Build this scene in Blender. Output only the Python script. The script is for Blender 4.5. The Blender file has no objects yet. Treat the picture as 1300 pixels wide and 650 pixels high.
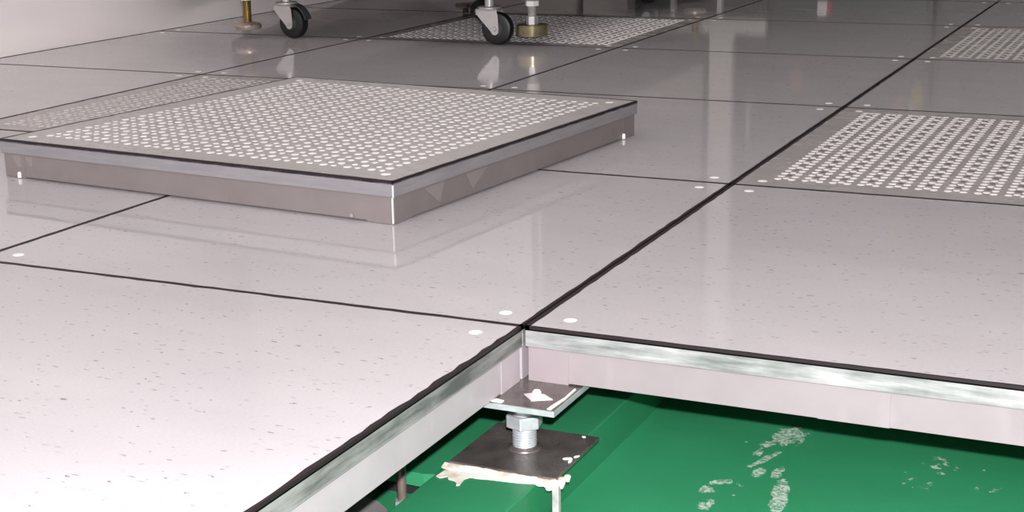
import bpy, bmesh, math, random
from mathutils import Vector, Matrix

scene = bpy.context.scene
COL = scene.collection
R = random.Random(7)
T = 0.6          # floor grid
H = 0.048        # panel thickness
FZ = -0.150      # green subfloor level

# ------------------------------------------------------------------ helpers
def link(o, parent=None):
    COL.objects.link(o)
    if parent is not None:
        o.parent = parent
    return o

def obj(name, bm, mats, parent=None, smooth=False, loc=None):
    bm.normal_update()
    me = bpy.data.meshes.new(name)
    bm.to_mesh(me); bm.free()
    for m in (mats if isinstance(mats, (list, tuple)) else [mats]):
        me.materials.append(m)
    if smooth:
        for f in me.polygons:
            f.use_smooth = True
        try:
            me.set_sharp_from_angle(angle=math.radians(35))
        except Exception:
            pass
    o = bpy.data.objects.new(name, me)
    if loc: o.location = loc
    return link(o, parent)

def tag(o, label, cat=None, group=None):
    o['label'] = label
    if cat: o['category'] = cat
    if group: o['group'] = group
    return o

def thing(name, label, cat, loc=(0, 0, 0), rz=0, group=None):
    o = bpy.data.objects.new(name, None)
    o.empty_display_size = .05
    o.location = loc; o.rotation_euler = (0, 0, rz)
    link(o); tag(o, label, cat, group)
    return o

def struct(name, bm, mats, smooth=False):
    o = obj(name, bm, mats, None, smooth)
    o['kind'] = 'structure'
    return o

def box(bm, x0, x1, y0, y1, z0, z1, mat=0, bevel=0):
    vs = [bm.verts.new((x, y, z)) for z in (z0, z1) for x, y in ((x0, y0), (x1, y0), (x1, y1), (x0, y1))]
    fs = [(3, 2, 1, 0), (4, 5, 6, 7), (0, 1, 5, 4), (1, 2, 6, 5), (2, 3, 7, 6), (3, 0, 4, 7)]
    out = []
    for f in fs:
        fc = bm.faces.new([vs[i] for i in f]); fc.material_index = mat; out.append(fc)
    if bevel:
        es = list({e for f in out for e in f.edges})
        bmesh.ops.bevel(bm, geom=es, offset=bevel, segments=2, affect='EDGES', profile=.5)
    return out

def disc(bm, c, r, z0, z1, n=12, mat=0, dome=0):
    """closed thin disc"""
    top = [bm.verts.new((c[0] + r * math.cos(2 * math.pi * i / n), c[1] + r * math.sin(2 * math.pi * i / n), z1)) for i in range(n)]
    bot = [bm.verts.new((v.co.x, v.co.y, z0)) for v in top]
    if dome:
        ap = bm.verts.new((c[0], c[1], z1 + dome))
        for i in range(n):
            f = bm.faces.new((top[i], top[(i + 1) % n], ap)); f.material_index = mat
    else:
        f = bm.faces.new(top); f.material_index = mat
    for i in range(n):
        j = (i + 1) % n
        f = bm.faces.new((bot[i], bot[j], top[j], top[i])); f.material_index = mat

def lathe(bm, prof, c=(0, 0, 0), n=32, axis='Z', mat=0):
    """prof: list of (r, z); r==0 closes with a pole"""
    rings = []
    for r, z in prof:
        if r < 1e-7:
            rings.append([bm.verts.new((0, 0, z))])
        else:
            rings.append([bm.verts.new((r * math.cos(2 * math.pi * i / n), r * math.sin(2 * math.pi * i / n), z)) for i in range(n)])
    for a, b in zip(rings, rings[1:]):
        for i in range(n):
            j = (i + 1) % n
            if len(a) == 1 and len(b) == 1: continue
            if len(a) == 1: f = bm.faces.new((a[0], b[j], b[i]))
            elif len(b) == 1: f = bm.faces.new((a[i], a[j], b[0]))
            else: f = bm.faces.new((a[i], a[j], b[j], b[i]))
            f.material_index = mat
    vs = [v for r in rings for v in r]
    if axis == 'X': M = Matrix.Rotation(math.pi / 2, 4, 'Y')
    elif axis == 'Y': M = Matrix.Rotation(-math.pi / 2, 4, 'X')
    else: M = Matrix.Identity(4)
    M = Matrix.Translation(c) @ M
    for v in vs: v.co = M @ v.co
    return vs

def prism(bm, pts, z0, z1, mat=0):
    b = [bm.verts.new((x, y, z0)) for x, y in pts]
    t = [bm.verts.new((x, y, z1)) for x, y in pts]
    bm.faces.new(list(reversed(b))).material_index = mat
    bm.faces.new(t).material_index = mat
    n = len(pts)
    for i in range(n):
        j = (i + 1) % n
        bm.faces.new((b[i], b[j], t[j], t[i])).material_index = mat

def nb(): return bmesh.new()

# ------------------------------------------------------------------ materials
def mat_new(name):
    m = bpy.data.materials.new(name); m.use_nodes = True
    nt = m.node_tree
    return m, nt, nt.nodes['Principled BSDF']

def plain(name, col, rough=.5, metal=0., spec=.5, coat=0.):
    m, nt, b = mat_new(name)
    b.inputs['Base Color'].default_value = (*col, 1)
    b.inputs['Roughness'].default_value = rough
    b.inputs['Metallic'].default_value = metal
    b.inputs['Specular IOR Level'].default_value = spec
    b.inputs['Coat Weight'].default_value = coat
    return m

def node(nt, t, **kw):
    n = nt.nodes.new(t)
    for k, v in kw.items(): setattr(n, k, v)
    return n

def ramp(nt, fac, stops):
    r = node(nt, 'ShaderNodeValToRGB')
    el = r.color_ramp.elements
    while len(el) < len(stops): el.new(.5)
    for e, (p, c) in zip(el, stops):
        e.position = p; e.color = (*c, 1) if len(c) == 3 else c
    nt.links.new(fac, r.inputs[0])
    return r.outputs[0]

def mixc(nt, fac, a, b):
    m = node(nt, 'ShaderNodeMix', data_type='RGBA')
    for sock, v in ((m.inputs['Factor'], fac), (m.inputs['A'], a), (m.inputs['B'], b)):
        if hasattr(v, 'is_output'): nt.links.new(v, sock)
        elif isinstance(v, (int, float)): sock.default_value = v
        else: sock.default_value = (*v, 1)
    return m.outputs['Result']

def coords(nt, scale=(1, 1, 1), rot=(0, 0, 0)):
    tc = node(nt, 'ShaderNodeTexCoord')
    mp = node(nt, 'ShaderNodeMapping')
    mp.inputs['Scale'].default_value = scale
    mp.inputs['Rotation'].default_value = rot
    nt.links.new(tc.outputs['Object'], mp.inputs[0])
    return mp.outputs[0]

def noise(nt, vec, scale, detail=4, rough=.5):
    n = node(nt, 'ShaderNodeTexNoise')
    n.inputs['Scale'].default_value = scale
    n.inputs['Detail'].default_value = detail
    n.inputs['Roughness'].default_value = rough
    nt.links.new(vec, n.inputs['Vector'])
    return n.outputs[0]

def math_(nt, op, a, b=None, c=None, clamp=False):
    m = node(nt, 'ShaderNodeMath', operation=op, use_clamp=clamp)
    for i, v in enumerate((a, b, c)):
        if v is None: continue
        if hasattr(v, 'is_output'): nt.links.new(v, m.inputs[i])
        else: m.inputs[i].default_value = v
    return m.outputs[0]

def laminate(name, base, rough, speck=.85, off=0.0):
    m, nt, b = mat_new(name)
    v = coords(nt, (1, 2.6, 1), (0, 0, .35))
    # short dark flecks, sparsely scattered
    vo = node(nt, 'ShaderNodeTexVoronoi'); vo.inputs['Scale'].default_value = 78
    vd = node(nt, 'ShaderNodeVectorMath', operation='ADD')
    nz = node(nt, 'ShaderNodeTexNoise'); nz.inputs['Scale'].default_value = 160
    nt.links.new(v, nz.inputs['Vector'])
    sc = node(nt, 'ShaderNodeVectorMath', operation='SCALE'); sc.inputs['Scale'].default_value = .012
    nt.links.new(nz.outputs['Color'], sc.inputs[0])
    nt.links.new(v, vd.inputs[0]); nt.links.new(sc.outputs[0], vd.inputs[1])
    nt.links.new(vd.outputs[0], vo.inputs['Vector'])
    near = ramp(nt, vo.outputs['Distance'], [(.13, (1, 1, 1)), (.22, (0, 0, 0))])
    sep = node(nt, 'ShaderNodeSeparateColor'); nt.links.new(vo.outputs['Color'], sep.inputs[0])
    pick = ramp(nt, sep.outputs[0], [(.40, (0, 0, 0)), (.95, (1, 1, 1))])
    f = math_(nt, 'MULTIPLY', near, pick)
    f = math_(nt, 'MULTIPLY', f, speck)
    big = ramp(nt, noise(nt, v, 5, 3), [(.3, tuple(c * .965 for c in base)), (.7, tuple(min(1, c * 1.03) for c in base))])
    fine = ramp(nt, noise(nt, v, 300, 2), [(.3, (.93, .93, .93)), (.7, (1, 1, 1))])
    mu = node(nt, 'ShaderNodeMix', data_type='RGBA', blend_type='MULTIPLY'); mu.inputs['Factor'].default_value = 1
    nt.links.new(big, mu.inputs['A']); nt.links.new(fine, mu.inputs['B'])
    colr = mixc(nt, f, mu.outputs['Result'], (.16, .15, .17))
    nt.links.new(colr, b.inputs['Base Color'])
    b.inputs['Roughness'].default_value = rough
    b.inputs['IOR'].default_value = 1.52
    # worn wax: roughness slightly uneven
    rr = ramp(nt, noise(nt, v, 9, 5, .6), [(.35, (rough * .8,) * 3), (.75, (rough * 1.5,) * 3)])
    nt.links.new(rr, b.inputs['Roughness'])
    return m

LAM = laminate('glossy_speckled_laminate', (.505, .480, .496), .050)
LAMP = laminate('perforated_panel_laminate', (.400, .375, .372), .24, 0)
LAMR = laminate('raised_panel_laminate', (.43, .408, .405), .30, 0)
DOT = plain('white_hole_insert', (.95, .90, .91), .35)
DOTF = plain('dull_hole_insert', (.66, .63, .62), .4)
DOTR = plain('white_hole_insert_bright', (.97, .93, .94), .3)
HOLE = plain('open_hole', (.10, .09, .09), .6)
TRIM = plain('black_pvc_edge', (.016, .010, .013), .5, 0, .3)
PLUG = plain('white_corner_plug', (.90, .86, .86), .35)

def steel_pan(name, body, flange, scratch, metal=.35):
    """body colour below, zinc flange above with long scrapes and wipe marks (a wear pattern of the metal)"""
    m, nt, b = mat_new(name)
    tc = node(nt, 'ShaderNodeTexCoord')
    sx = node(nt, 'ShaderNodeSeparateXYZ'); nt.links.new(tc.outputs['Object'], sx.inputs[0])
    isfl = ramp(nt, math_(nt, 'MULTIPLY_ADD', sx.outputs[2], 1.0, .5), [(.5 - .0182, (0, 0, 0)), (.5 - .0176, (1, 1, 1))])
    v = coords(nt, (6, 6, 60))
    v2 = coords(nt, (1, 1, 1))
    n1 = noise(nt, v, 2.2, 6, .62)
    n2 = noise(nt, v2, 14, 5, .6)
    smear = math_(nt, 'ADD', math_(nt, 'MULTIPLY', n1, .6), math_(nt, 'MULTIPLY', n2, .4))
    fl = ramp(nt, smear, [(.40, flange), (.50, tuple((a + c) / 2 for a, c in zip(flange, scratch))), (.60, scratch)])
    bd = ramp(nt, noise(nt, v2, 22, 4), [(.3, tuple(c * .93 for c in body)), (.7, tuple(min(1, c * 1.05) for c in body))])
    # pale rub marks on the body
    vv = coords(nt, (40, 40, 14), (.5, .3, 0))
    rub = ramp(nt, noise(nt, vv, 1.2, 2, .4), [(.66, (0, 0, 0)), (.76, (.2, .2, .2))])
    bd = mixc(nt, rub, bd, tuple(min(1, c * 1.35) for c in body))
    c = mixc(nt, isfl, bd, fl)
    nt.links.new(c, b.inputs['Base Color'])
    b.inputs['Metallic'].default_value = metal
    b.inputs['Roughness'].default_value = .42
    return m

PAN = steel_pan('steel_pan_grey', (.42, .375, .40), (.075, .08, .078), (.27, .265, .262), .03)
PANW = steel_pan('steel_pan_scraped', (.262, .226, .238), (.13, .142, .138), (.36, .36, .363), .03)
PANR = steel_pan('steel_pan_lifted', (.205, .178, .176), (.22, .213, .225), (.27, .259, .27), .2)
GLINT_BLOB = plain('pale_glint_and_blob', (.25, .22, .217), .45, .2)  # paints the reflections on the lifted panel's sides, and its small blob
BARE = plain('bare_bright_steel_edge', (.9, .88, .88), .3, .5)

def metal(name, col, rough, nscale=60, var=.25, metallic=1.):
    m, nt, b = mat_new(name)
    v = coords(nt)
    c = ramp(nt, noise(nt, v, nscale, 5, .6), [(.3, tuple(x * (1 - var) for x in col)), (.72, tuple(min(1, x * (1 + var)) for x in col))])
    nt.links.new(c, b.inputs['Base Color'])
    r = ramp(nt, noise(nt, v, nscale * 1.7, 4), [(.3, (rough * .75,) * 3), (.7, (rough * 1.3,) * 3)])
    nt.links.new(r, b.inputs['Roughness'])
    b.inputs['Metallic'].default_value = metallic
    return m

ZINC = metal('zinc_plated_steel', (.60, .63, .66), .38, 90, .15, .55)
DARKPLATE = metal('oily_dark_steel_plate', (.19, .165, .158), .25, 28, .38, .6)
CHROME = metal('bright_plated_steel', (.50, .49, .485), .38, 30, .05, .5)
BRASS = metal('yellow_zinc_thread', (.36, .28, .12), .34, 60, .15, .85)
OLIVE = metal('olive_zinc_disc', (.22, .19, .11), .3, 40, .15, .7)
PEWTER = metal('pale_plated_disc', (.50, .42, .36), .3, 40, .12, .7)
RUBBER = plain('black_rubber', (.008, .0075, .009), .42)
HUBM = plain('dark_grey_wheel_hub', (.05, .05, .055), .35)
NYLON = plain('white_nylon_nut', (.80, .78, .76), .4)
RODG = metal('grey_painted_rod', (.45, .44, .43), .5, 120, .3, .3)
RODC = metal('dull_copper_rod', (.42, .33, .29), .4, 60, .2, .7)

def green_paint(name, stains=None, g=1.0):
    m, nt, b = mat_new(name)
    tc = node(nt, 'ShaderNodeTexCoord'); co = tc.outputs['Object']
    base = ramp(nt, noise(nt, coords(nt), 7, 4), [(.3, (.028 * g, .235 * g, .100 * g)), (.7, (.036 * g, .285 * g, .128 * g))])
    # tiny stray paint specks
    vo = node(nt, 'ShaderNodeTexVoronoi'); vo.inputs['Scale'].default_value = 42
    nt.links.new(co, vo.inputs['Vector'])
    sep = node(nt, 'ShaderNodeSeparateColor'); nt.links.new(vo.outputs['Color'], sep.inputs[0])
    sp = math_(nt, 'MULTIPLY', ramp(nt, vo.outputs['Distance'], [(.04, (1, 1, 1)), (.07, (0, 0, 0))]),
               ramp(nt, sep.outputs[0], [(.80, (0, 0, 0)), (.82, (1, 1, 1))]))
    base = mixc(nt, math_(nt, 'MULTIPLY', sp, .6), base, (.55, .68, .6))
    if stains:
        nz = noise(nt, coords(nt), 130, 6, .65)
        nb_ = noise(nt, coords(nt, (1, .55, 1), (0, 0, .2)), 105, 3, .55)
        tot = None
        for (x, y, rx, ry, rot, amt) in stains:
            mp = node(nt, 'ShaderNodeMapping', vector_type='TEXTURE')
            mp.inputs['Location'].default_value = (x, y, 0)
            mp.inputs['Rotation'].default_value = (0, 0, rot)
            mp.inputs['Scale'].default_value = (rx, ry, 10)
            nt.links.new(co, mp.inputs[0])
            ln = node(nt, 'ShaderNodeVectorMath', operation='LENGTH'); nt.links.new(mp.outputs[0], ln.inputs[0])
            g = math_(nt, 'SUBTRACT', 1.0, ln.outputs['Value'], clamp=True)
            g = math_(nt, 'MULTIPLY', math_(nt, 'POWER', g, .6), amt)
            tot = g if tot is None else math_(nt, 'MAXIMUM', tot, g)
        # broken up: keeps flakes and streaks only
        k = math_(nt, 'ADD', math_(nt, 'MULTIPLY', tot, .50), math_(nt, 'ADD', math_(nt, 'MULTIPLY', nz, .55), math_(nt, 'MULTIPLY', nb_, .45)))
        k = math_(nt, 'MULTIPLY', ramp(nt, k, [(.755, (0, 0, 0)), (.80, (1, 1, 1))]), math_(nt, 'MULTIPLY', tot, 2.2, clamp=True))
        k = math_(nt, 'MULTIPLY', k, ramp(nt, noise(nt, coords(nt), 330, 4, .7), [(.44, (.15, .15, .15)), (.56, (1, 1, 1))]))
        base = mixc(nt, math_(nt, 'MULTIPLY', k, .85), base, (.64, .70, .63))
    nt.links.new(base, b.inputs['Base Color'])
    b.inputs['Roughness'].default_value = .38
    bp = node(nt, 'ShaderNodeBump'); bp.inputs['Strength'].default_value = .12; bp.inputs['Distance'].default_value = .002
    nt.links.new(noise(nt, coords(nt), 60, 4), bp.inputs['Height'])
    nt.links.new(bp.outputs[0], b.inputs['Normal'])
    return m

STAINS = [(.176, .212, .024, .034, 0, .95), (.163, .185, .012, .03, -.5, .8), (.170, .150, .006, .034, -.35, 1.0), (.158, .160, .012, .016, 0, .8),
          (.172, .118, .009, .016, 0, .9), (.200, .088, .010, .030, .15, 1.25), (.205, .062, .010, .03, .1, 1.2), (.188, .125, .008, .022, 0, .85),
          (.150, .086, .008, .022, -.9, .85), (.141, .062, .010, .016, .2, .85), (.165, .085, .008, .012, .2, .7), (.150, .035, .012, .02, 0, .8),
          (.315, .190, .030, .040, 0, .62), (.302, .150, .028, .035, 0, .52), (.36, .15, .02, .03, 0, .5)]
GREEN = green_paint('green_floor_paint', STAINS)
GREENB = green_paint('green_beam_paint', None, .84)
GAPSHADE = plain('slab_gap_shade', (.010, .010, .010), .9)  # near-black that paints the shade in the gap under the slab
def putty():
    m, nt, b = mat_new('cream_filler')
    c = ramp(nt, noise(nt, coords(nt), 90, 5), [(.35, (.62, .55, .45)), (.65, (.85, .80, .72))])
    nt.links.new(c, b.inputs['Base Color']); b.inputs['Roughness'].default_value = .6
    return m
PUTTY = putty()
FLAKE = plain('white_paint_flake', (.80, .82, .76), .55)

# ------------------------------------------------------------------ raised floor panels
def rough_strip(bm, p0, p1, inward, w, z0, z1, n=44, jit=.0005, seed=0):
    """one straight edge strip: outer edge straight, inner edge slightly ragged"""
    rr = random.Random(seed)
    p0 = Vector(p0); p1 = Vector(p1); inward = Vector(inward)
    prev = None
    for i in range(n + 1):
        t = i / n
        o = p0.lerp(p1, t)
        ww = w + rr.uniform(-jit, jit) * (1 if 0 < i < n else 0)
        q = o + inward * ww
        cur = [bm.verts.new((o.x, o.y, z0)), bm.verts.new((o.x, o.y, z1)), bm.verts.new((q.x, q.y, z1)), bm.verts.new((q.x, q.y, z0))]
        if prev:
            for a, b in ((0, 1), (1, 2), (2, 3), (3, 0)):
                bm.faces.new((prev[a], cur[a], cur[b], prev[b]))
        else:
            bm.faces.new(list(reversed(cur)))
        prev = cur
    bm.faces.new(prev)

def trim_mesh(x0, x1, y0, y1, w, seed=0, jit=.0004, wl=None, wr=None):
    bm = nb(); z0, z1 = -.0035, .0004
    wl = wl or w; wr = wr or w
    rough_strip(bm, (x0, y0), (x1, y0), (0, 1), w, z0, z1, 44, jit, seed)
    rough_strip(bm, (x1, y0), (x1, y1), (-1, 0), wr, z0, z1, 44, jit * 1.6, seed + 1)
    rough_strip(bm, (x1, y1), (x0, y1), (0, -1), w, z0, z1, 44, jit, seed + 2)
    rough_strip(bm, (x0, y1), (x0, y0), (1, 0), wl, z0, z1, 44, jit * 1.6, seed + 3)
    bmesh.ops.recalc_face_normals(bm, faces=bm.faces)
    return bm

def pan_mesh(x0, x1, y0, y1, inset=.0022, feet=True, seam=None):
    bm = nb()
    box(bm, x0, x1, y0, y1, -.018, -.0016, 0, .0007)
    i = inset
    box(bm, x0 + i, x1 - i, y0 + i, y1 - i, -H + (.0016 if feet else 0), -.0178, 0)
    if feet:      # folded corner gussets reach slightly lower than the pan sides
        c = .038
        for xa, xb in ((x0 + i - .0003, x0 + c), (x1 - c, x1 - i + .0003)):
            for ya, yb in ((y0 + i - .0003, y0 + c), (y1 - c, y1 - i + .0003)):
                box(bm, xa, xb, ya, yb, -H, -.0182, 0)
    if seam:      # welded overlap plate on the near side
        box(bm, seam[0], seam[1], y0 + i - .0006, y0 + i + .001, -H + .0013, -.0185, 0)
    bmesh.ops.recalc_face_normals(bm, faces=bm.faces)
    return bm

def lattice_positions(kind, x0, y0):
    """hole rows of the two perforation patterns, panel corner at (x0, y0)"""
    big, small, open_ = [], [], []
    if kind == 'pairs':
        for i in range(16):
            for j in range(16):
                cx = x0 + .3 + (i - 7.5) * .0332; cy = y0 + .3 + (j - 7.5) * .0332
                for a in (-1, 1):
                    for b in (-1, 1):
                        (big if a == b else small).append((cx + a * .0071, cy + b * .0073))
    else:
        for i in range(16):
            cx = x0 + .0513 + i * .0332
            for j in range(31):
                y = y0 + .0475 + j * .01685
                big.append((cx - .0086, y)); big.append((cx + .0086, y))
                if j % 2 == 0: small.append((cx, y + (.006 if j < 30 else -.002)))
                elif j < 30: open_.append((cx, y + .006))
    return big, small, open_

def top_mesh(x0, x1, y0, y1, w, kind=None, dome=0):
    bm = nb()
    box(bm, x0 + w * .6, x1 - w * .6, y0 + w * .6, y1 - w * .6, -.0016, 0, 0)
    if kind:
        big, small, open_ = lattice_positions(kind, x0, y0)
        rb, rs = (.0048, .0037) if kind == 'pairs' else (.0045, .0043)
        rr = random.Random(5)
        for c in big: disc(bm, c, rb * rr.uniform(.93, 1.05), 0, .00025, 10, 1, dome)
        for c in small: disc(bm, c, rs * rr.uniform(.9, 1.05), 0, .00025, 10, 1, dome)
        for c in open_: disc(bm, c, .0036, 0, .0002, 10, 2)
    return bm

SCREW_ME = None
def corner_plugs(parent, x0, x1, y0, y1, d=.029, skip=()):
    global SCREW_ME
    if SCREW_ME is None:
        bm = nb()
        lathe(bm, [(.0058, 0), (.0058, .0001), (.0046, .0003), (0, .0003)], n=16)
        box(bm, -.0036, .0036, -.0006, .0006, .0003, .0004, 1)
        SCREW_ME = bpy.data.meshes.new('corner_screw')
        bm.normal_update(); bm.to_mesh(SCREW_ME); bm.free()
        SCREW_ME.materials.append(PLUG); SCREW_ME.materials.append(DOT)
    for k, (x, y) in enumerate(((x0 + d, y0 + d), (x1 - d, y0 + d), (x1 - d, y1 - d), (x0 + d, y1 - d))):
        if k in skip: continue
        s = bpy.data.objects.new('corner_screw', SCREW_ME)
        s.location = (x, y, 0); s.rotation_euler = (0, 0, R.uniform(0, 3))
        link(s, parent)

def panel(cx, ry, label, kind=None, jit=.0004, x0=None, pan=None, seam=None, wl=None, wr=None, group=None, w=.0022, gapl=.0005, gapr=.0005):
    if x0 is not None: wl, gapl = .0003, 0
    X0 = (cx * T if x0 is None else x0) + gapl
    X1 = (cx + 1) * T - gapr
    Y0 = ry * T + .0005; Y1 = (ry + 1) * T - .0005
    name = 'perforated_access_panel' if kind else 'access_panel'
    t = thing(name, label, 'access panel', (X0, Y0, -.0005), 0, group)
    L = (0, X1 - X0, 0, Y1 - Y0)
    obj('laminate_top', top_mesh(*L, w, kind, .0013 if (cx, ry) == (-2, 3) else 0), [LAMP if kind else LAM, DOTF if (cx, ry) in ((0, 3), (-2, 1)) else DOT, HOLE], t)  # domes added on one panel so its inserts catch more flash
    obj('edge_trim', trim_mesh(*L, w, seed=int(cx * 31 + ry * 7 + 500), wl=wl, wr=wr, jit=jit), TRIM, t)
    obj('steel_pan', pan_mesh(*L, seam=seam), pan or PAN, t)
    corner_plugs(t, *L)
    return t

WX = -1.757
plain_g = None
panel(-1, -1, 'plain speckled floor panel at the lower left, bordering the open hole on its left', wr=.0034, jit=.0008)
panel(0, 0, 'plain speckled floor panel directly behind the open hole, its long front edge scraped bright', pan=PANW, seam=(.247, .302), wl=.0040, gapl=.0016)
panel(-1, 0, 'plain floor panel in front of the lifted panel, its right corner touching the pedestal corner', wr=.0034)
panel(-2, 0, 'plain floor panel at the left edge, under the left end of the lifted panel')
panel(-1, 1, 'plain floor panel lying mostly under the far right corner of the lifted panel', wr=.003)
panel(0, 1, 'nearest perforated panel at right, striped with ladder-like rows of white holes', 'ladder', wl=.0036, gapl=.0012)
panel(-2, 1, 'perforated panel half hidden behind the left edge of the lifted panel', 'pairs')
panel(-3, 1, 'plain panel by the white wall, left of the half hidden perforated panel', x0=WX)
panel(-3, 2, 'plain panel by the white wall, one row nearer than the levelling foot at left', x0=WX)
panel(-2, 2, 'plain panel between the lifted panel and the two castors, below the rack front')
panel(-1, 2, 'plain panel mirroring the left part of the white frame, right of the castors', wr=.003)
panel(0, 2, 'plain panel between the two ladder-patterned perforated panels at right', wl=.0034, gapl=.001)
panel(-3, 3, 'dark looking plain panel under the left castor of the rack', x0=WX)
panel(-2, 3, 'perforated panel under the right castor of the rack', 'ladder')
panel(-1, 3, 'plain panel mirroring the white crossbar, right of the perforated panel under the rack', wr=.003)
panel(0, 3, 'far perforated panel at the upper right edge with thin slanting rows of holes', 'ladder', wl=.0030)
panel(-3, 4, 'plain panel under the rear of the rack against the white wall', x0=WX)
panel(-2, 4, 'plain panel under the rear of the rack, behind the perforated one')
panel(-1, 4, 'plain panel at the top edge, mirroring the small white and red box', wr=.003)
panel(0, 4, 'plain panel at the top right, behind the far perforated panel', wl=.003)

# lifted panel lying on the floor
def lifted():
    t = thing('perforated_access_panel', 'lifted perforated panel lying loose and slightly turned on top of the floor', 'access panel',
              (-.5435, .5995, H), -.0955)
    L = (-.3, .3, -.3, .3)
    obj('laminate_top', top_mesh(*L, .0022, 'pairs'), [LAMR, DOTR, HOLE], t)
    obj('edge_trim', trim_mesh(*L, .0026, seed=3), TRIM, t)
    obj('steel_pan', pan_mesh(*L, inset=.0034), PANR, t)
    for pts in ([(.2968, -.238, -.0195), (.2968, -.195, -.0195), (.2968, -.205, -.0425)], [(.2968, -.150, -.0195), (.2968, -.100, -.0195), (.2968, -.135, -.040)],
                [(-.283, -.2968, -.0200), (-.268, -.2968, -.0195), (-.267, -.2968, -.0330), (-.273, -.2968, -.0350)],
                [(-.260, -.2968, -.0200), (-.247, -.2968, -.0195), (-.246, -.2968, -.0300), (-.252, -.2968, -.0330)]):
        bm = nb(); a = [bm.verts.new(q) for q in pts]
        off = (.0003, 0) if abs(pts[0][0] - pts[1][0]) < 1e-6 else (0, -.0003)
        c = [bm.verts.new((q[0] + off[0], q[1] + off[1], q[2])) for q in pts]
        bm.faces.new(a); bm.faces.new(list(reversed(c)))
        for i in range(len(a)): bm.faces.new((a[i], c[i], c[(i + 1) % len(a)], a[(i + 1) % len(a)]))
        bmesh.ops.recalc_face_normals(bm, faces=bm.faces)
        tag(obj('side_glint', bm, GLINT_BLOB, t), 'paler patch painted as a light reflection on the steel side')  # reflected light painted as paler patches on the pan sides
    bm = nb()   # bright bare fold at the near corner
    box(bm, .2956, .2972, -.2972, -.2956, -H + .0008, -.018, 0)
    box(bm, .2990, .3004, -.3004, -.2990, -.0175, -.0045, 0)
    tag(obj('corner_fold', bm, BARE, t), 'bare bright steel corner fold')
    bm = nb()
    for x, y in ((.262, -.3), ):
        lathe(bm, [(0, 0), (.003, .001), (.0032, .003), (.002, .005), (0, .0055)], (x - .02, -.2975, -H + .002), 10)
    tag(obj('filler_blob', bm, GLINT_BLOB, t), 'small pale blob by the bottom edge')
    for x, y in ((.2975, .262), (-.272, -.2975)):
        bm = nb()
        lathe(bm, [(0, 0), (.0026, .0004), (.0026, .006), (.0016, .0075), (0, .0077)], (x, y, -H), 12)
        tag(obj('bottom_tab', bm, NYLON, t), 'white plastic tab at the bottom edge')
    corner_plugs(t, *L)
lifted()

# ------------------------------------------------------------------ rest of the raised floor (seen only from aside)
def floor_mat():
    m, nt, b = mat_new('raised_floor_beyond')
    tc = node(nt, 'ShaderNodeTexCoord'); sx = node(nt, 'ShaderNodeSeparateXYZ'); nt.links.new(tc.outputs['Object'], sx.inputs[0])
    ls = []
    for k in (0, 1):
        fr = math_(nt, 'FRACT', math_(nt, 'DIVIDE', sx.outputs[k], T))
        ls.append(math_(nt, 'GREATER_THAN', math_(nt, 'ABSOLUTE', math_(nt, 'SUBTRACT', fr, .5)), .4955))
    ln = math_(nt, 'MAXIMUM', ls[0], ls[1])
    nt.links.new(mixc(nt, ln, (.505, .480, .496), (.022, .014, .018)), b.inputs['Base Color'])
    b.inputs['Roughness'].default_value = .1; b.inputs['IOR'].default_value = 1.52
    return m
FLB = floor_mat()
bm = nb()
XL, XR, YN, YF = -1.757, 3.4, -3.0, 5.05
for a, b_, c, d in ((.6, XR, 0, YF), (WX, .6, 3.0, YF), (WX, -1.2, -3.0, .6), (-1.2, -.6, -3.0, 0), (-.6, 1.8, -3.0, -.6), (1.8, XR, -3.0, 0)):
    e = .0006
    box(bm, a + e, b_ - e, c + e, d - e, -H, 0)
struct('floor', bm, FLB)

# ------------------------------------------------------------------ green subfloor with the broken left slab
bm = nb()
box(bm, .037, 2.2, -1.2, 1.4, -.26, FZ)
# slab left of the beam with a ragged broken near edge
rr = random.Random(11)
edge = []
n = 26
for i in range(n + 1):
    x = -.048 - i * (.45 / n)
    edge.append((x, .002 + rr.uniform(-.006, .006)))
prism(bm, [(-.048, 1.4)] + [(-.498, 1.4)] + list(reversed(edge)), -.163, FZ, 0)
# lower pit floor
box(bm, -.55, -.048, -1.2, 1.4, -.262, -.178)
struct('floor_subfloor', bm, GREEN)
# black block painting the shade of the hollow below the slab
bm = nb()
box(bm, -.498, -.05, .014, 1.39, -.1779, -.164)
struct('trim_slab_gap_shade', bm, GAPSHADE)

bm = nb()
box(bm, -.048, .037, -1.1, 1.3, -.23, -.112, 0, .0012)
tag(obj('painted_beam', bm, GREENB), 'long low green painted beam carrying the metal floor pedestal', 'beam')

# scuffs on the beam: chipped pale filler
SMEAR = [(-0.0449, -0.0775), (-0.0437, -0.0632), (-0.0263, -0.0676), (-0.0179, -0.0686), (-0.0207, -0.0740), (-0.0188, -0.0862),
         (-0.0212, -0.0880), (-.0232, -.0835), (-0.0265, -0.0805), (-.0330, -.0790), (-.0360, -.0745), (-0.0404, -0.0795)]

# ------------------------------------------------------------------ pedestal
def hexnut(bm, r, z0, z1, rot=0, c=(0, 0)):
    pts = [(c[0] + r * math.cos(rot + math.pi / 3 * i), c[1] + r * math.sin(rot + math.pi / 3 * i)) for i in range(6)]
    prism(bm, pts, z0, z1)
    bmesh.ops.bevel(bm, geom=list(bm.edges), offset=.0008, segments=2, affect='EDGES', profile=.5)

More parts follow.
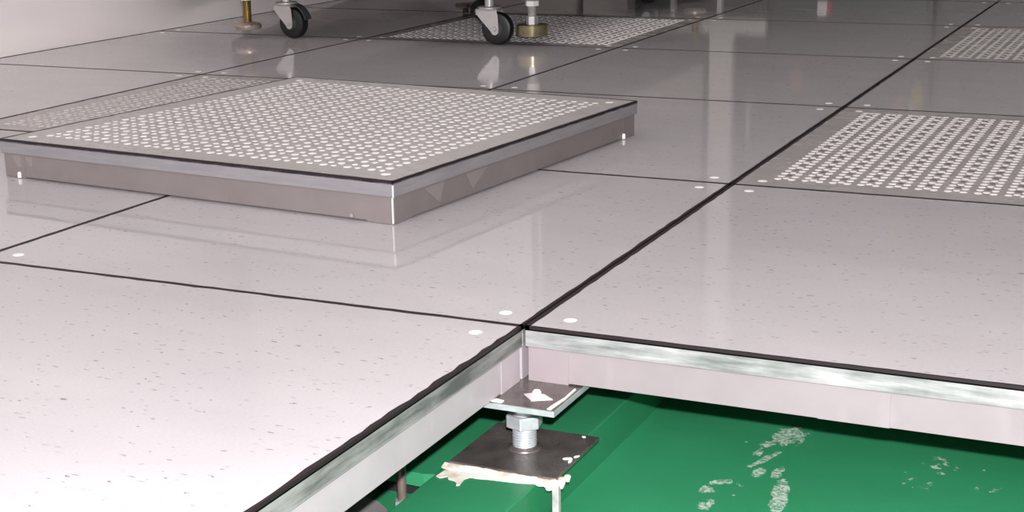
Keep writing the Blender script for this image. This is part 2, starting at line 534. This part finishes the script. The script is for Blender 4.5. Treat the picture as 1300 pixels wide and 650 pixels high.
ped = thing('floor_pedestal', 'adjustable metal floor pedestal standing on the green beam under the panel corner', 'pedestal', (0, 0, -.112))
def pl(z): return z + .112
bm = nb(); box(bm, -.055, .052, -.0585, .052, pl(-.0535), pl(-.0482), 0, .0006)
tag(obj('head_plate', bm, [DARKPLATE], ped), 'dark square head plate with bright cut edges')
bm = nb(); box(bm, -.0553, .0523, -.0590, -.0584, pl(-.0532), pl(-.0486)); box(bm, .0521, .0527, -.0588, .052, pl(-.0532), pl(-.0486))
tag(obj('plate_rim', bm, [ZINC], ped), 'bright zinc cut edge of the head plate')
bm = nb()
prism(bm, [(.0455, -.0560), (.0490, -.0560), (.0505, -.030), (.0500, -.006), (.0480, -.004), (.0485, -.028), (.0462, -.044)], pl(-.0482), pl(-.0476))
tag(obj('paint_splash', bm, FLAKE, ped), 'white paint splash along the head plate edge')
bm = nb()
prism(bm, [(-.004, -.0560), (.006, -.0570), (.006, -.052), (-.002, -.050)], pl(-.0482), pl(-.0474))
tag(obj('paint_splash', bm, FLAKE, ped), 'small white paint splash at the near left of the head plate')
bm = nb()
prism(bm, [(.014, -.031), (.026, -.043), (.041, -.034), (.030, -.0255), (.020, -.026)], pl(-.0482), pl(-.0478))
tag(obj('corner_recess', bm, BARE, ped), 'scraped bright patch around the locating screw')
bm = nb()
lathe(bm, [(.0035, 0), (.0038, .0012), (.0026, .0030), (0, .0036)], (.0235, -.026, pl(-.048)), 16)
tag(obj('locating_screw', bm, NYLON, ped, True), 'pale round screw head')
bm = nb(); hexnut(bm, .0125, pl(-.0745), pl(-.0536), .35)
tag(obj('collar_nut', bm, ZINC, ped), 'upper hexagonal collar')
bm = nb(); hexnut(bm, .0162, pl(-.0885), pl(-.0775), .72)
tag(obj('lock_nut', bm, ZINC, ped), 'larger hexagonal lock nut')
bm = nb()
prof = [(0, pl(-.110))]; z = pl(-.1100); 
while z < pl(-.055):
    prof += [(.0094, z), (.0105, z + .0012)]
    z += .0024
prof += [(0, z)]
lathe(bm, prof, n=40)
tag(obj('threaded_shaft', bm, ZINC, ped, True), 'bright threaded steel shaft')
bm = nb()
lathe(bm, [(.0100, pl(-.1085)), (.0150, pl(-.1088)), (.0142, pl(-.1074)), (.0102, pl(-.1058)), (.0100, pl(-.1080))], n=40)
tag(obj('weld_collar', bm, DARKPLATE, ped, True), 'dark weld ring around the shaft foot')
bm = nb(); box(bm, -.0465, .0505, -.0515, .0455, pl(-.1120) + .0002, pl(-.1085), 0, .0007)
tag(obj('base_plate', bm, DARKPLATE, ped), 'dark square steel base plate')
# filler bead squeezed out along the near edge
bm = nb(); rr = random.Random(3)
N = 40; top = []; bot = []
for i in range(N + 1):
    x = -.0495 + i * (.1015 / N)
    top.append((x, -.0508)); bot.append((x, -.0585 - .002 * math.sin(i * .35) - rr.uniform(0, .0022) - (.003 if i > 33 else 0)))
prev = None
for (a, b_) in zip(top, bot):
    cur = [bm.verts.new((a[0], a[1], pl(-.1105))), bm.verts.new((a[0], (a[1] * .7 + b_[1] * .3), pl(-.1093 + rr.uniform(-.0004, .0004)))),
           bm.verts.new((b_[0], b_[1], pl(-.1112))), bm.verts.new((b_[0], b_[1] - .0004, pl(-.1119))), bm.verts.new((a[0], a[1], pl(-.1119)))]
    if prev:
        for k in range(5):
            bm.faces.new((prev[k], prev[(k + 1) % 5], cur[(k + 1) % 5], cur[k]))
    else: bm.faces.new(cur)
    prev = cur
bm.faces.new(list(reversed(prev)))
bmesh.ops.recalc_face_normals(bm, faces=bm.faces)
# lumpy drip at the right corner
for (x, y, r, h) in ((.050, -.055, .0052, .004), (.0545, -.051, .0040, .003), (.0530, -.044, .0036, .0022), (.0545, -.0365, .003, .0016), (.047, -.058, .004, .003)):
    lathe(bm, [(r * .6, -.004), (r, 0), (r * .8, h * .7), (0, h)], (x, y, pl(-.1122)), 12)
prism(bm, SMEAR, 0.0000, .0006)
tag(obj('filler_bead', bm, PUTTY, ped, True), 'cracked cream filler squeezed out under the base plate')
bm = nb()
prism(bm, [(-0.0470, -0.0540), (0.0348, -0.0540), (0.0362, -0.0606), (0.0249, -.0640), (0.0149, -0.0652), (-0.0008, -0.0668), (-0.012, -0.0690), (-0.0263, -0.0685), (-0.0400, -0.0640)], .0000, .0004)
tag(obj('filler_smear', bm, FLAKE, ped), 'thin white smear of filler on the beam')
for (x, y, sx, sy, a) in ((.0435, -.010, .0040, .0016, .5), (.0475, -.0135, .0015, .0042, .1), (.0490, -.003, .0028, .0012, .9), (.038, .040, .0018, .001, 0)):
    pts = [(x + sx * math.cos(t) * math.cos(a) - sy * math.sin(t) * math.sin(a), y + sx * math.cos(t) * math.sin(a) + sy * math.sin(t) * math.cos(a)) for t in [k * math.pi / 5 for k in range(10)]]
    bm = nb(); prism(bm, pts, pl(-.1086), pl(-.1078))
    tag(obj('paint_chip', bm, FLAKE, ped), 'white paint chip on the base plate')
bm = nb()
box(bm, .0495, .0555, -.0580, -.0520, -.038, -.0002, 0, .001)
tag(obj('support_strut', bm, RODG, ped), 'grey splashed strut below the plate corner')

# bracket and rod glimpsed in the gap left of the beam
br = thing('steel_bracket', 'grey steel bracket plate low in the dark gap left of the beam', 'bracket', (-.165, -.085, -.178))
bm = nb()
pts = [(-.05, -.12), (.060, -.12), (.060, .028), (.050, .046), (.034, .058), (.01, .064), (-.05, .066)]
prism(bm, pts, .004, .0085)
box(bm, -.048, -.044, -.115, .055, 0, .004); box(bm, .052, .056, -.115, .02, 0, .004)
bmesh.ops.recalc_face_normals(bm, faces=bm.faces)
obj('bracket_body', bm, metal('grey_bracket', (.42, .38, .38), .4, 30, .15, .4), br)
bm = nb()
lathe(bm, [(0, 0), (.0042, 0), (.0042, .1290), (0, .1295)], n=16)
rod = thing('support_rod', 'thin copper toned rod standing upright in the gap left of the beam', 'rod', (-.1150, -.0115, -.178))
obj('rod_shaft', bm, RODC, rod, True)
bm = nb(); hexnut(bm, .0075, 0, .006); obj('rod_nut', bm, ZINC, rod)

# ------------------------------------------------------------------ rack on castors
RK = (-1.125, 1.745, 0)      # front centre
rack = thing('equipment_rack', 'large grey equipment rack on castors standing by the white wall', 'equipment rack', (RK[0], RK[1], 0))
RACK = metal('rack_grey_paint', (.36, .35, .335), .38, 8, .04, 0.)
RACKD = plain('rack_dark_underside', (.04, .034, .036), .6)
BZ = .112
bm = nb()
box(bm, -.375, .375, -.02, 1.12, BZ, BZ + .06, 0, .003)
obj('base_frame', bm, RACKD, rack)
bm = nb()
box(bm, -.375, .375, 0, 1.12, BZ + .06, 1.95, 0, .005)
obj('cabinet_body', bm, RACK, rack)
bm = nb()
box(bm, -.365, .365, -.03, -.002, BZ + .07, 1.94, 0, .004)
d = obj('door', bm, RACK, rack)
bm = nb(); box(bm, .32, .34, -.055, -.030, .95, 1.15, 0, .004)
obj('handle', bm, CHROME, d)

def castor(wx, wy, rz, R_=.0340):
    """swivel castor; local: wheel trails along +x, wheel axis along y"""
    M0 = Matrix.Translation((wx - RK[0], wy - RK[1], 0)) @ Matrix.Rotation(rz, 4, 'Z')
    c = bpy.data.objects.new('castor', None)
    # the fork mesh is the part; wheel and brake are its sub-parts
    bm = nb()
    def leg(y0, y1):
        prof = [(-.030, .073), (.016, .073), (.0200, .063), (.0215, .0330), (.0205, .0255), (.0140, .0210), (.0075, .0225), (.0035, .0290), (-.0230, .0570), (-.030, .067)]
        # x along trail direction, z up; wheel axle at x=.0120, z=.0325
        a = [bm.verts.new((x, y0, z)) for x, z in prof]; b = [bm.verts.new((x, y1, z)) for x, z in prof]
        bm.faces.new(a); bm.faces.new(list(reversed(b)))
        for i in range(len(prof)):
            j = (i + 1) % len(prof)
            bm.faces.new((a[i], b[i], b[j], a[j]))
    leg(-.0185, -.0160); leg(.0160, .0185)
    box(bm, -.030, .018, -.0185, .0185, .0715, .0745, 0)
    # front knuckle joining the two cheeks
    box(bm, -.0300, -.0275, -.0185, .0185, .062, .074, 0)
    bmesh.ops.recalc_face_normals(bm, faces=bm.faces)
    lathe(bm, [(0, .0745), (.0225, .0745), (.0250, .0760), (.0250, .0780), (.0225, .0800), (0, .0805)], (-.006, 0, 0), 32)
    lathe(bm, [(0, .0800), (.0100, .0802), (.0100, BZ), (0, BZ)], (-.006, 0, 0), 24)
    for v in bm.verts: v.co = M0 @ v.co
    fork = obj('castor_fork', bm, CHROME, rack, True)
    bm = nb()
    ax = (.0125, 0, R_)
    lathe(bm, [(.012, -.0120), (R_ - .0065, -.0125), (R_ - .002, -.0105), (R_, -.0065), (R_, .0065), (R_ - .002, .0105), (R_ - .0065, .0125), (.012, .0120), (.012, -.0120)], ax, 48, 'Y')
    for v in bm.verts: v.co = M0 @ v.co
    w = obj('castor_wheel', bm, RUBBER, fork, True)
    bm = nb()
    lathe(bm, [(0, -.0138), (.006, -.0138), (.0075, -.0125), (.0190, -.0118), (.0190, .0118), (.0075, .0125), (.006, .0138), (0, .0138)], ax, 32, 'Y')
    for v in bm.verts: v.co = M0 @ v.co
    obj('wheel_hub', bm, HUBM, fork, True)
    bm = nb()
    lathe(bm, [(0, -.0215), (.0038, -.0212), (.0052, -.0190), (.0052, .0190), (.0038, .0212), (0, .0215)], ax, 20, 'Y')
    for v in bm.verts: v.co = M0 @ v.co
    obj('axle_bolt', bm, CHROME, fork, True)
    bm = nb()
    # dark brake / thread guard arching over the wheel
    for a0 in range(9):
        t0 = math.radians(12 + a0 * 9); t1 = math.radians(12 + a0 * 9 + 9.2)
        ro, ri = R_ + .0085, R_ + .0060
        q = [(ax[0] + r * math.cos(t), z_) for r, t, z_ in ()]
        pts = [(ax[0] + ri * math.cos(t0), R_ + ri * math.sin(t0)), (ax[0] + ro * math.cos(t0), R_ + ro * math.sin(t0)),
               (ax[0] + ro * math.cos(t1), R_ + ro * math.sin(t1)), (ax[0] + ri * math.cos(t1), R_ + ri * math.sin(t1))]
        A = [bm.verts.new((x, -.011, z)) for x, z in pts]; B = [bm.verts.new((x, .011, z)) for x, z in pts]
        bm.faces.new(A); bm.faces.new(list(reversed(B)))
        for i in range(4):
            j = (i + 1) % 4; bm.faces.new((A[i], B[i], B[j], A[j]))
    bmesh.ops.recalc_face_normals(bm, faces=bm.faces)
    for v in bm.verts: v.co = M0 @ v.co
    return fork, bm

f1, g1 = castor(-1.369, 1.764, -.10)
tag(obj('brake_lever', g1, HUBM, f1, True), 'dark curved brake lever over the wheel')
f2, g2 = castor(-.8745, 1.783, .03); g2.free()
f3, g3 = castor(-1.386, 2.76, -.10); g3.free()
f4, g4 = castor(-.888, 2.76, .1); g4.free()

def foot(x, y, z, disc_m, rod_m, R_=.030, th=.016, style=0, mm=''):
    bm = nb()
    o = (x - RK[0], y - RK[1], 0)
    if style == 0:
        lathe(bm, [(0, z), (R_ * .93, z), (R_, z + .003), (R_, z + th * .7), (R_ * .8, z + th), (.012, z + th + .002), (0, z + th + .002)], o, 40)
    else:
        lathe(bm, [(0, z), (R_, z), (R_, z + th), (R_ - .002, z + th + .001), (0, z + th + .001)], o, 40)
    d = obj('levelling_foot', bm, disc_m, rack, True); tag(d, mm)
    bm = nb()
    prof = [(0, z + th)]; zz = z + th
    while zz < BZ:
        prof += [(.0085, zz), (.0095, zz + .001)]; zz += .002
    prof += [(0, zz)]
    lathe(bm, prof, o, 24)
    obj('foot_thread', bm, rod_m, d, True)
    return d, o
d1, o1 = foot(-1.460, 1.734, .020, PEWTER, BRASS, .0300, .014, 0, 'pale round levelling foot on a yellow thread')
bm = nb(); hexnut(bm, .0150, .084, .100, 0, (o1[0], o1[1])); obj('foot_nut', bm, NYLON, d1)
d2, o2 = foot(-.790, 1.800, .020, OLIVE, RODG, .0335, .022, 1, 'thick olive levelling foot raised off the floor')
bm = nb(); hexnut(bm, .0125, .042, .060, .3, (o2[0], o2[1])); obj('foot_nut', bm, CHROME, d2)
bm = nb(); hexnut(bm, .0150, .081, .092, .1, (o2[0], o2[1])); obj('foot_nut', bm, NYLON, d2)
bm = nb(); hexnut(bm, .0150, .095, .108, .5, (o2[0], o2[1])); obj('foot_nut', bm, NYLON, d2)
for x in (-1.460, -.765):
    foot(x, 2.83, .020, PEWTER, BRASS, .030, .014, 0, 'rear levelling foot')

# ------------------------------------------------------------------ room shell
def wallmat(name, col, rough=.6, fold=0):
    m, nt, b = mat_new(name)
    c = ramp(nt, noise(nt, coords(nt), 2.5, 4), [(.3, tuple(x * .96 for x in col)), (.7, tuple(min(1, x * 1.03) for x in col))])
    nt.links.new(c, b.inputs['Base Color']); b.inputs['Roughness'].default_value = rough
    return m
WHITE = wallmat('white_sheeted_wall', (.90, .84, .845))
GREYW = wallmat('grey_far_wall', (.40, .38, .37))
CEIL = wallmat('off_white_ceiling', (.62, .60, .58))

# left wall: hung white sheeting with soft slanting folds
bm = nb()
ny, nz = 260, 60
grid = []
for i in range(ny + 1):
    row = []
    for j in range(nz + 1):
        y = -3 + 8.05 * i / ny; z = 2.8 * (j / nz) ** 1.6
        k = min(1, z / .05)
        dx = .013 * math.sin(9 * (y * .55 - z * 1.9)) + -.026 * (1 - abs(math.sin(7 * (y * .4 - z * 1.5) + 1))) ** 3
        row.append(bm.verts.new((-1.762 + (dx - .030) * k, y, z)))
    grid.append(row)
for i in range(ny):
    for j in range(nz):
        bm.faces.new((grid[i][j], grid[i + 1][j], grid[i + 1][j + 1], grid[i][j + 1]))
struct('wall_left', bm, WHITE, True)
bm = nb(); box(bm, -1.78, XR, 5.05, 5.15, 0, 2.8); struct('wall_back', bm, GREYW)
bm = nb(); box(bm, XR, XR + .1, -3, 5.05, 0, 2.8); struct('wall_right', bm, GREYW)
bm = nb(); box(bm, -1.78, XR, -3.1, -3.0, 0, 2.8); struct('wall_front', bm, GREYW)
bm = nb(); box(bm, -1.80, XR + .1, -3.1, 5.15, 2.8, 2.86); struct('ceiling', bm, CEIL)

bm = nb(); box(bm, -1.757, -1.57, 4.47, 5.05, 0, 2.8); struct('trim_corner_column', bm, WHITE)
bm = nb(); box(bm, -1.757, -1.455, 4.452, 4.469, .50, 2.8); struct('trim_upper_column', bm, WHITE)
# white frame in front of the dark cabinets (seen mirrored in the floor)
FRM = plain('white_frame_paint', (.78, .77, .74), .5)
fr = thing('white_metal_frame', 'white metal frame with crossbar and upright, mirrored as a T in the floor', 'frame', (-1.45, 4.40, 0))
bm = nb(); box(bm, -.13, .452, 0, .05, .212, .270, 0, .003); obj('crossbar', bm, FRM, fr)
bm = nb(); box(bm, .238, .326, 0, .05, .270, 1.9, 0, .003); obj('upright', bm, FRM, fr)
for x in (.085, .27):
    bm = nb(); box(bm, x - .008, x + .010, .01, .04, 0, .213, 0, .002); obj('leg', bm, FRM, fr)

# dark equipment cabinets along the far side
CAB = wallmat('dark_cabinet_paint', (.045, .046, .042), .45)
CABD = wallmat('dark_cabinet_door', (.030, .033, .030), .3)
def low_cab(x, w, label, h=1.18, dm=CABD):
    t = thing('low_cabinet', label, 'cabinet', (x, 4.52, 0))
    bm = nb(); box(bm, 0, w - .01, .03, .5, .0, h, 0, .004); obj('cabinet_body', bm, CAB, t)
    bm = nb(); box(bm, .02, w - .03, .012, .03, .06, h - .04, 0, .003); d = obj('door', bm, dm, t)
    bm = nb(); box(bm, w - .075, w - .06, -.008, .012, h * .45, h * .58, 0, .002); obj('handle', bm, CHROME, d)
    return t
low_cab(-1.565, .545, 'dark cabinet at the far side, leftmost, behind the white frame')
low_cab(-1.02, .62, 'dark cabinet at the far side carrying the small white and red box', dm=wallmat('blue_grey_door', (.05, .058, .066), .35))
low_cab(-.40, .75, 'dark cabinet at the far side, third from the white wall')
low_cab(.35, .9, 'dark cabinet at the far side, fourth from the white wall')
low_cab(1.25, 1.0, 'dark cabinet at the far side, fifth from the white wall')
low_cab(2.25, 1.0, 'dark cabinet at the far side, rightmost')
bx = thing('extinguisher_box', 'small white box with a red side, hung low on a dark cabinet', 'box', (-.80, 4.49, .148))
bm = nb(); box(bm, -.024, .012, 0, .04, 0, .052, 0, .002); obj('box_body', bm, plain('white_plastic', (.95, .93, .93), .4), bx)
bm = nb(); box(bm, .0125, .024, 0, .04, 0, .052, 0, .002); obj('red_side', bm, plain('red_plastic', (.55, .05, .09), .4), bx)
for (x, z, h, col, lab) in ((-.447, .455, .08, (.45, .38, .10), 'short yellow cable bundle on the dark cabinets'), (-.51, .50, .05, (.50, .26, .20), 'short orange pink cable bundle on the dark cabinets'),
                            (-.90, .40, .10, (.35, .20, .15), 'brownish cable bundle on the second dark cabinet')):
    bm = nb(); rr = random.Random(int(z * 1000))
    for k in range(5):
        lathe(bm, [(0, 0), (.004, 0), (.004, h), (0, h)], (x + k * .008 - .016, 4.521 - .004 + rr.uniform(-.003, 0), z), 8)
    tag(obj('cable_bundle', bm, plain('cable_' + str(int(z * 1000)), col, .4)), lab, 'cables')

# ------------------------------------------------------------------ light
EM, nt, b = mat_new('lamp_diffuser')
b.inputs['Base Color'].default_value = (.9, .9, .9, 1)
b.inputs['Emission Color'].default_value = (1, .96, .93, 1)
b.inputs['Emission Strength'].default_value = 1.5
def ambient_fill_lamp(x, y, label, power, sx=.6, sy=1.2):  # out-of-view fixtures added as ambient fill
    t = thing('added_ceiling_light', label, 'added ceiling light', (x, y, 2.8))
    bm = nb(); box(bm, -sx / 2, sx / 2, -sy / 2, sy / 2, -.05, 0, 0, .004); obj('lamp_housing', bm, FRM, t)
    bm = nb(); box(bm, -sx / 2 + .03, sx / 2 - .03, -sy / 2 + .03, sy / 2 - .03, -.056, -.050); obj('diffuser', bm, EM, t)
    L = bpy.data.lights.new('lamp', 'AREA'); L.shape = 'RECTANGLE'; L.size = sx - .1; L.size_y = sy - .1
    L.energy = power; L.color = (1, 1, .86)
    o = bpy.data.objects.new('ceiling_fill_light', L); o.location = (x, y, 2.735); link(o)
ambient_fill_lamp(-1.1, .9, 'unseen long ceiling light added to brighten the white wall', 2.8)
ambient_fill_lamp(-.25, 2.9, 'unseen long ceiling light added beyond the rack to light the white frame', 2.3)
ambient_fill_lamp(1.6, .8, 'unseen long ceiling light added above the right side of the hole as fill', .6)

# daylight window added in the unseen wall behind the viewer to brighten upright surfaces
FILLPANE, nt, b = mat_new('fill_glow_pane')
b.inputs['Emission Color'].default_value = (.95, 1, .97, 1); b.inputs['Emission Strength'].default_value = 2.0
b.inputs['Base Color'].default_value = (.6, .62, .62, 1)
bm = nb(); box(bm, -1.2, 1.6, -2.985, -2.975, .95, 1.95); struct('window_added_fill', bm, FILLPANE)
bm = nb()
for x0, x1, z0, z1 in ((-1.28, 1.68, .87, .95), (-1.28, 1.68, 1.95, 2.03), (-1.28, -1.2, .95, 1.95), (1.6, 1.68, .95, 1.95), (.17, .23, .95, 1.95)):
    box(bm, x0, x1, -2.998, -2.955, z0, z1)
struct('trim_added_window', bm, FRM)
L = bpy.data.lights.new('sideways_fill', 'AREA'); L.shape = 'RECTANGLE'; L.size = 2.6; L.size_y = .9; L.energy = 17; L.color = (1, 1, .92)  # added fill light in front of the glowing pane
o = bpy.data.objects.new('window_fill_light', L); o.location = (.2, -2.94, 1.45); o.rotation_euler = (math.radians(90), 0, 0); link(o)

cam_loc = Vector((0.4923, -1.0771, 0.3737))
rx, rz, ry = .2589, -.4355, -.0177
fwd = Vector((math.sin(rz) * math.cos(rx), math.cos(rz) * math.cos(rx), -math.sin(rx)))
rt = Vector((math.cos(rz), -math.sin(rz), 0)); up = rt.cross(fwd)
r2 = rt * math.cos(ry) + up * math.sin(ry); u2 = up * math.cos(ry) - rt * math.sin(ry)
cam = bpy.data.cameras.new('camera'); cam.sensor_width = 36; cam.lens = 1890.3 / 1300 * 36; cam.clip_start = .02
co = bpy.data.objects.new('camera', cam)
M = Matrix((( r2.x, u2.x, -fwd.x, cam_loc.x), (r2.y, u2.y, -fwd.y, cam_loc.y), (r2.z, u2.z, -fwd.z, cam_loc.z), (0, 0, 0, 1)))
co.matrix_world = M; link(co); scene.camera = co

# the camera's flash, a little above the lens
F = bpy.data.lights.new('flash', 'POINT'); F.energy = 142; F.shadow_soft_size = .008; F.color = (1, .957, .982)
fo = bpy.data.objects.new('camera_flash', F); fo.location = cam_loc + u2 * .054 + r2 * .016; link(fo)

w = bpy.data.worlds.new('world'); scene.world = w; w.use_nodes = True
w.node_tree.nodes['Background'].inputs[0].default_value = (.47, .49, .45, 1)
w.node_tree.nodes['Background'].inputs[1].default_value = .05
scene.view_settings.view_transform = 'Standard'
scene.view_settings.look = 'None'
scene.view_settings.gamma = 1
scene.view_settings.exposure = 0
scene.view_settings.use_curve_mapping = False
